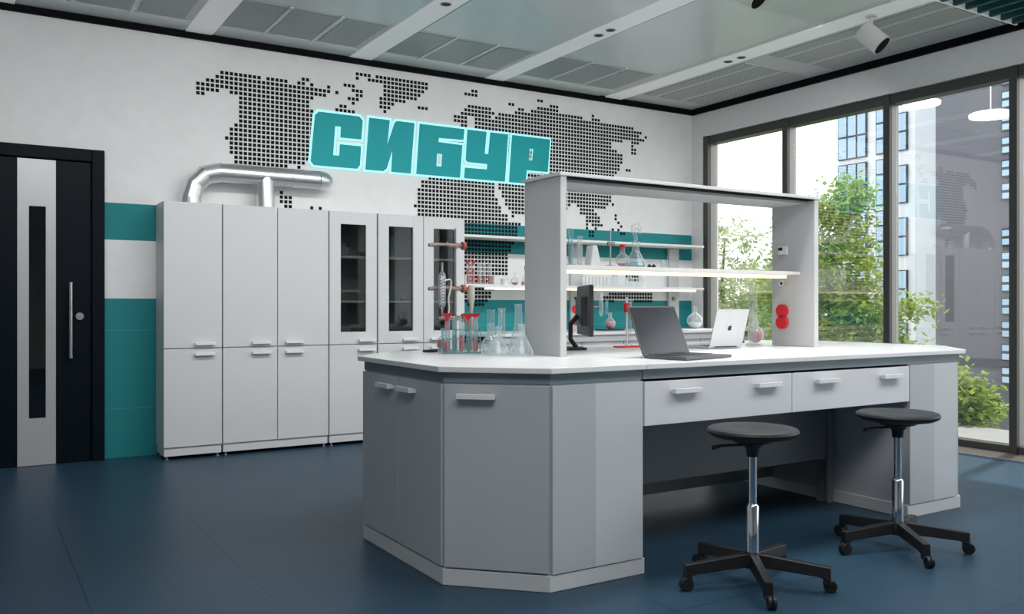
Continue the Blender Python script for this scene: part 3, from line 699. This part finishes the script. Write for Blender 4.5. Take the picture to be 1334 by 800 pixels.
for k,(x,h,lab) in enumerate(((5.83,.16,'clear bottle on the lower wall shelf right of the white carrier'),(6.02,.13,'left squat clear jar on the lower wall shelf behind the burette stand'),(6.17,.13,'right squat clear jar on the lower wall shelf behind the dark laptop'))):
    glass('glass_jar',lab,'jar',[(.04,.0015),(.048,.01),(.048,h*.65),(.022,h*.82),(.022,h)],(x,7.33,ZS),'glass',group='jars on the lower wall shelf')
# on the wall bench
ZB=.9455
pl=B(-.14,.14,-.07,.07,0,.012).build('black_tray','soft_black',None,.004,loc=(5.56,7.08,ZB)); tag(pl,'thin black tray on the wall bench under the pink flask','tray')
glass('round_flask','pink flask on the black tray on the wall bench','flask',prof_round(.17,.055,.018),(5.56,7.08,ZB+.0125),'glass','pink',.08)
ds=thing('distillation_stand','steel stand with a glass distillation column on the wall bench','clamp stand',(5.43,7.24,ZB))
B(-.06,.06,-.05,.05,0,.01).build('base_plate','steel',ds); MB().tube([(0,0,.01),(0,0,.40)],.006,10).build('rod','steel',ds)
MB().tube([(-.03,-.012,.24),(.14,-.012,.24)],.008,8).build('clamp','clamp',ds)
MB().lathe([(.010,.14),(.022,.17),(.022,.36),(.010,.38),(.010,.40)],(.13,-.012,0),16).build('column','glass',ds,smooth=True)
MB().lathe([(.01,.16),(.016,.18),(.016,.30),(.008,.32)],(.20,-.012,0),14).build('receiver_column','glass_blue',ds,smooth=True)
glass('round_flask','round white glass flask on the wall bench near the window','flask',prof_round(.24,.085,.02),(6.75,7.10,ZB),'glass','frost',.07)
for k,x in enumerate((6.05,6.22,6.45)):
    glass('beaker',('left','middle','right')[k]+' of three beakers with pink liquid on the wall bench','beaker',prof_beaker(.09,.04),(x,7.15,ZB),'glass','pink',.04,'pink beakers on the wall bench')
# glass things inside the glazed cabinets
for (x,z,nm,lab,pf,liq) in (
  (2.79,1.6305,'round_flask','clear round flask on the top shelf of the narrow glass cabinet',prof_round(.12,.045,.015),None),
  (3.26,1.6305,'measuring_cylinder','tall clear cylinder on the top shelf of the wide glass cabinet',prof_cyl(.22,.022),None),
  (3.18,1.2435,'round_flask','clear round flask on the middle shelf of the wide glass cabinet',prof_round(.18,.045,.015),None),
  (3.37,1.2435,'conical_flask','small flask of red liquid on the middle shelf of the wide glass cabinet',prof_conical(.11,.04,.014),'red'),
  (3.66,1.2435,'conical_flask','red flask behind the right glazed door of the wide cabinet',prof_conical(.12,.045,.014),'red'),
  (2.80,.8735,'beaker','clear beaker on the floor of the narrow glass cabinet',prof_beaker(.14,.05),None)):
    glass(nm,lab,nm.split('_')[-1],pf,(x,7.32,z),'glass',liq,.03 if liq else 0)

# ------------------------------------------------------------------ ceiling lamps
def spot(label,x,y):
    t=thing('ceiling_spotlight',label,'spotlight',(x,y,ZC-.0125),0,'white cylinder spotlights')
    solid().lathe([(.045,0),(.045,-.012),(.012,-.016)],seg=20).build('mount','spotw',t)
    MB().tube([(0,0,-.014),(0,0,-.11)],.011,12).build('rod','spotw',t)
    ax=Vector((.22,-.50,-.55)).normalized(); c=Vector((.01,0,-.172))
    MB().tube([c-ax*.105,c-ax*.10,c+ax*.10],[.070,.078,.078],28,True).build('housing','spotw',t,smooth=True)
    MB().tube([c+ax*.1005,c+ax*.104],.070,24).build('lens','black',t)
    return t
s=spot('white cylinder spotlight with black front under the ceiling near the perforated panels',5.91,4.28)
dup(s,(4.33,4.06,ZC-.0125),0,'white cylinder spotlight cut by the top edge of the photo')
dls=[]
for sx in (3.0,4.42,5.91):
    for y in (5.62,5.78):
        nm={3.0:'second',4.42:'third',5.91:'fourth'}[sx]
        lab=('nearer' if y<5.7 else 'farther')+{3.0:' recessed round downlight in the ceiling channel over the letter sign',4.42:' recessed round downlight in the middle ceiling channel',5.91:' recessed round downlight in the ceiling channel nearest the windows'}[sx]
        if not dls:
            t=thing('downlight',lab,'downlight',(sx,y,ZC-.0125),0,'recessed downlights in the ceiling channels')
            MB().tube([(0,0,0),(0,0,-.003)],.045,22).build('ring','rack',t); MB().tube([(0,0,-.0032),(0,0,-.005)],.034,20).build('lens','gap',t); dls.append(t)
        else: dup(dls[0],(sx,y,ZC-.0125),0,lab)
# ------------------------------------------------------------------ outside
struct(B(7.26,8.7,-3.5,9.5,-.25,-.03).build('terrace_floor','deck'))
struct(B(8.7,90,-40,70,-4.2,-4.0).build('ground','ground'))
def win_block(t,xf,y0,y1,z0,z1,nx,nz):
    """window standing on the facade plane x=xf: dark frame, pale panes, bars"""
    f=MB().box(xf-.06,xf-.002,y0,y1,z0,z1).build('window','wframe',t)
    m=MB()
    for i in range(nx):
        for k in range(nz):
            a=y0+(y1-y0)*i/nx; b=y0+(y1-y0)*(i+1)/nx; c=z0+(z1-z0)*k/nz; d=z0+(z1-z0)*(k+1)/nz
            m.box(xf-.08,xf-.0605,a+.035,b-.035,c+.035,d-.035)
    m.build('pane','bwin',f)
tw=thing('tower_building','white high-rise with columns of blue windows behind the trees','building',(0,0,0))
B(26.0,36.0,16.3,20.3,-4,16).build('tower_body','tower',tw)
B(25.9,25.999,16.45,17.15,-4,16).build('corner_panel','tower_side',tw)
for k in range(8):
    z=6.27+1.72*(k-4)
    win_block(tw,25.99,18.98,20.12,z,z+1.55,3,2)
    win_block(tw,25.99,18.30,18.62,z,z+1.55,1,3)
    win_block(tw,25.99,17.46,17.80,z,z+1.25,1,2)
wg=thing('grey_wing_building','dark grey building wing with one column of small windows at the right edge','building',(0,0,0))
B(22.0,30.0,4.0,13.95,-4,15).build('wing_body','wing',wg)
B(21.93,21.999,4.0,13.95,-.35,-.15).build('ledge','wframe',wg)
for k in range(22):
    z=6.12-.575*2*0+.575*(k-11)
    z=6.12+.573*(k-12)
    if k%8==7: continue
    win_block(wg,21.99,11.7,12.18,z,z+.43,1,2)
def tree(label,base,parts,n,leafm,size,trunk,group='trees outside the windows'):
    t=thing('leafy_tree',label,'tree',(*base,-4.0),0,group)
    rr=random.Random(sum(map(ord,label)))
    tm=MB()
    for path,r0,r1 in trunk:
        k=len(path); tm.tube(path,[r0+(r1-r0)*i/(k-1) for i in range(k)],8)
    tm.build('trunk','bark',t,smooth=True)
    m=MB()
    tot=sum(p[4]*p[3]**2 for p in parts)
    clusters=[]
    for (cx,cy,cz,r,w) in parts:
        for _ in range(int(n*w*r*r/tot/14)+1):
            d=Vector((rr.gauss(0,1),rr.gauss(0,1),rr.gauss(0,1))).normalized()*r*rr.uniform(.25,1.)**.6
            clusters.append(Vector((cx+d.x,cy+d.y,cz+d.z*.9)))
    for c in clusters:
        for _ in range(14):
            p=c+Vector((rr.gauss(0,.11),rr.gauss(0,.11),rr.gauss(0,.08)))
            u=Vector((rr.gauss(0,1),rr.gauss(0,1),rr.gauss(0,.5)-.35)).normalized()
            v=u.cross(Vector((rr.gauss(0,.6),rr.gauss(0,.6),1))).normalized(); s=size*rr.uniform(.7,1.3)
            n_=u.cross(v)*(s*.08)
            m.add([p,p+u*s*.45+v*s*.26+n_,p+u*s,p+u*s*.45-v*s*.26+n_],[(0,1,2),(0,2,3)])
    m.build('foliage',leafm,t)
    return t
tree('bushy bright green tree in front of the white tower',(11.0,8.55),[(0,-.05,6.75,.50,1.1),(0,.45,6.2,.65,1),(.1,.9,5.6,.6,1),(-.1,-.3,5.8,.60,.9),(-.1,-.45,5.1,.55,1),(.1,.4,4.9,.9,1.1),(.1,-.7,4.4,.6,1.2),(0,.9,4.2,.75,1.1),(.1,-1.25,5.2,.22,1),(0,-1.3,4.35,.3,1)],17000,'leaf',.10,
  [([(0,0,0),(.05,.02,2.2),(0,.1,4.0),(.05,.2,6.2)],.11,.02),([(.02,.05,3.2),(.2,.5,4.3),(.25,.75,5.4)],.05,.012),([(0,.0,3.0),(-.1,-.4,4.2),(-.1,-.45,5.2)],.05,.012)])
tree('thin pale tree with bare slanting branches behind the rack',(13.0,12.6),[(0,-.2,5.3,.9,.75),(.2,.7,4.9,.8,.8),(-.2,-.9,4.7,.7,1),(0,0,6.4,.7,.35),(.2,-.3,4.2,1.0,.9)],10000,'leaf_pale',.11,
  [([(0,0,0),(.0,-.1,3.0),(.1,.2,4.4),(.2,.5,5.6),(.2,.4,6.6)],.12,.015),([(.05,.1,4.0),(0,-.5,4.9),(0,-1.0,5.8),(0,-1.2,6.8)],.03,.004),([(.05,.1,3.6),(.1,.7,4.7),(.2,1.1,5.4)],.05,.01)])
tree('broad deep green tree low behind the silver laptop',(15.6,13.8),[(0,0,4.1,.9,1),(0,1.0,4.2,.8,1),(0,-1.1,4.1,.8,1),(0,-2.2,4.0,.8,1)],7000,'leaf_deep',.13,[([(0,0,0),(.05,.0,2.5),(0,.0,4.4)],.12,.03)])
tree('pale green tree farthest back, left of the bright tree',(18.6,16.4),[(0,0,5.4,1.3,1),(0,-1.6,4.9,1.2,1),(0,1.2,4.6,1.2,1)],6000,'leaf_pale',.15,[([(0,0,0),(0,.1,3.0),(0,0,5.6)],.12,.03)])
tree('small light green shrub at the edge of the terrace beside the island',(8.95,5.33),[(0,0,4.2,.24,1),(0,.1,4.0,.26,1),(0,.15,4.45,.14,.5)],1500,'leaf',.10,[([(0,0,0),(0,.03,3.9),(0,.05,4.4)],.03,.006)],'shrubs beside the terrace')
# two glowing discs on made-up arms, standing in for lamp reflections in the glass
def reflection_lamp(label,x,y,z,r):
    t=thing('lamp_reflection_disc',label,'lamp',(x,y,z))
    MB().tube([(0,0,.02),(0,0,.75)],.006,8).build('drop_rod','steel',t)
    MB().tube([(0,0,.75),(7.34-x,0,.75)],.014,8).build('arm','frame',t)
    MB().lathe([(r*.2,.014),(r*.9,.010),(r,.0),(r*.97,-.003)],seg=36).build('shade','spotw',t,smooth=True)
    solid().lathe([(r*.96,-.03),(r*.97,-.003)],seg=36).build('reflection_glow','lamp',t,smooth=True)
reflection_lamp('glowing white disc standing in for a lamp reflection, outside the rightmost window, in front of the grey wing',8.60,4.88,3.10,.20)
reflection_lamp('glowing white disc standing in for a lamp reflection, outside at the top of the window, before the white tower',8.60,5.62,3.36,.19)

# ------------------------------------------------------------------ light
w=bpy.data.worlds.new('sky'); SC.world=w; w.use_nodes=True; n=w.node_tree.nodes; l=w.node_tree.links
bg=n['Background']; bg.inputs[0].default_value=(.93,.96,1,1); bg.inputs[1].default_value=SKY
def sun(dirv,st,ang):
    L=bpy.data.lights.new('sun','SUN'); L.energy=st; L.angle=math.radians(ang); L.color=(1,.96,.9)
    o=bpy.data.objects.new('sun',L); COL.objects.link(o); o.rotation_euler=Vector(dirv).to_track_quat('-Z','Y').to_euler(); o.location=(20,5,20)
sun((-.42,-.10,-.90),SUN,2)
def area(name,loc,dirv,sx,sy,e,spread=180,col=(1,1,1)):
    L=bpy.data.lights.new(name,'AREA'); L.shape='RECTANGLE'; L.size=sx; L.size_y=sy; L.energy=e; L.color=col; L.spread=math.radians(spread)
    o=bpy.data.objects.new(name,L); COL.objects.link(o); o.location=loc; o.rotation_euler=Vector(dirv).to_track_quat('-Z','Y').to_euler()
for a in AREAS: area(*a)

# ------------------------------------------------------------------ camera
cam=bpy.data.cameras.new('camera'); co=bpy.data.objects.new('camera',cam); COL.objects.link(co)
cam.sensor_fit='HORIZONTAL'; cam.sensor_width=36; cam.lens=1140/1334*36
cam.shift_y=-2/1334; cam.clip_start=.05; cam.clip_end=300
co.location=(0,0,1.2); co.rotation_euler=(PI/2,0,-math.radians(31.75))
SC.camera=co
vs=SC.view_settings; vs.view_transform='Standard'; vs.look='None'; vs.exposure=EXPO; vs.gamma=1; vs.use_curve_mapping=False
cy=SC.cycles; cy.use_denoising=True; cy.max_bounces=10; cy.transparent_max_bounces=24; cy.glossy_bounces=5; cy.diffuse_bounces=5; cy.sample_clamp_indirect=6
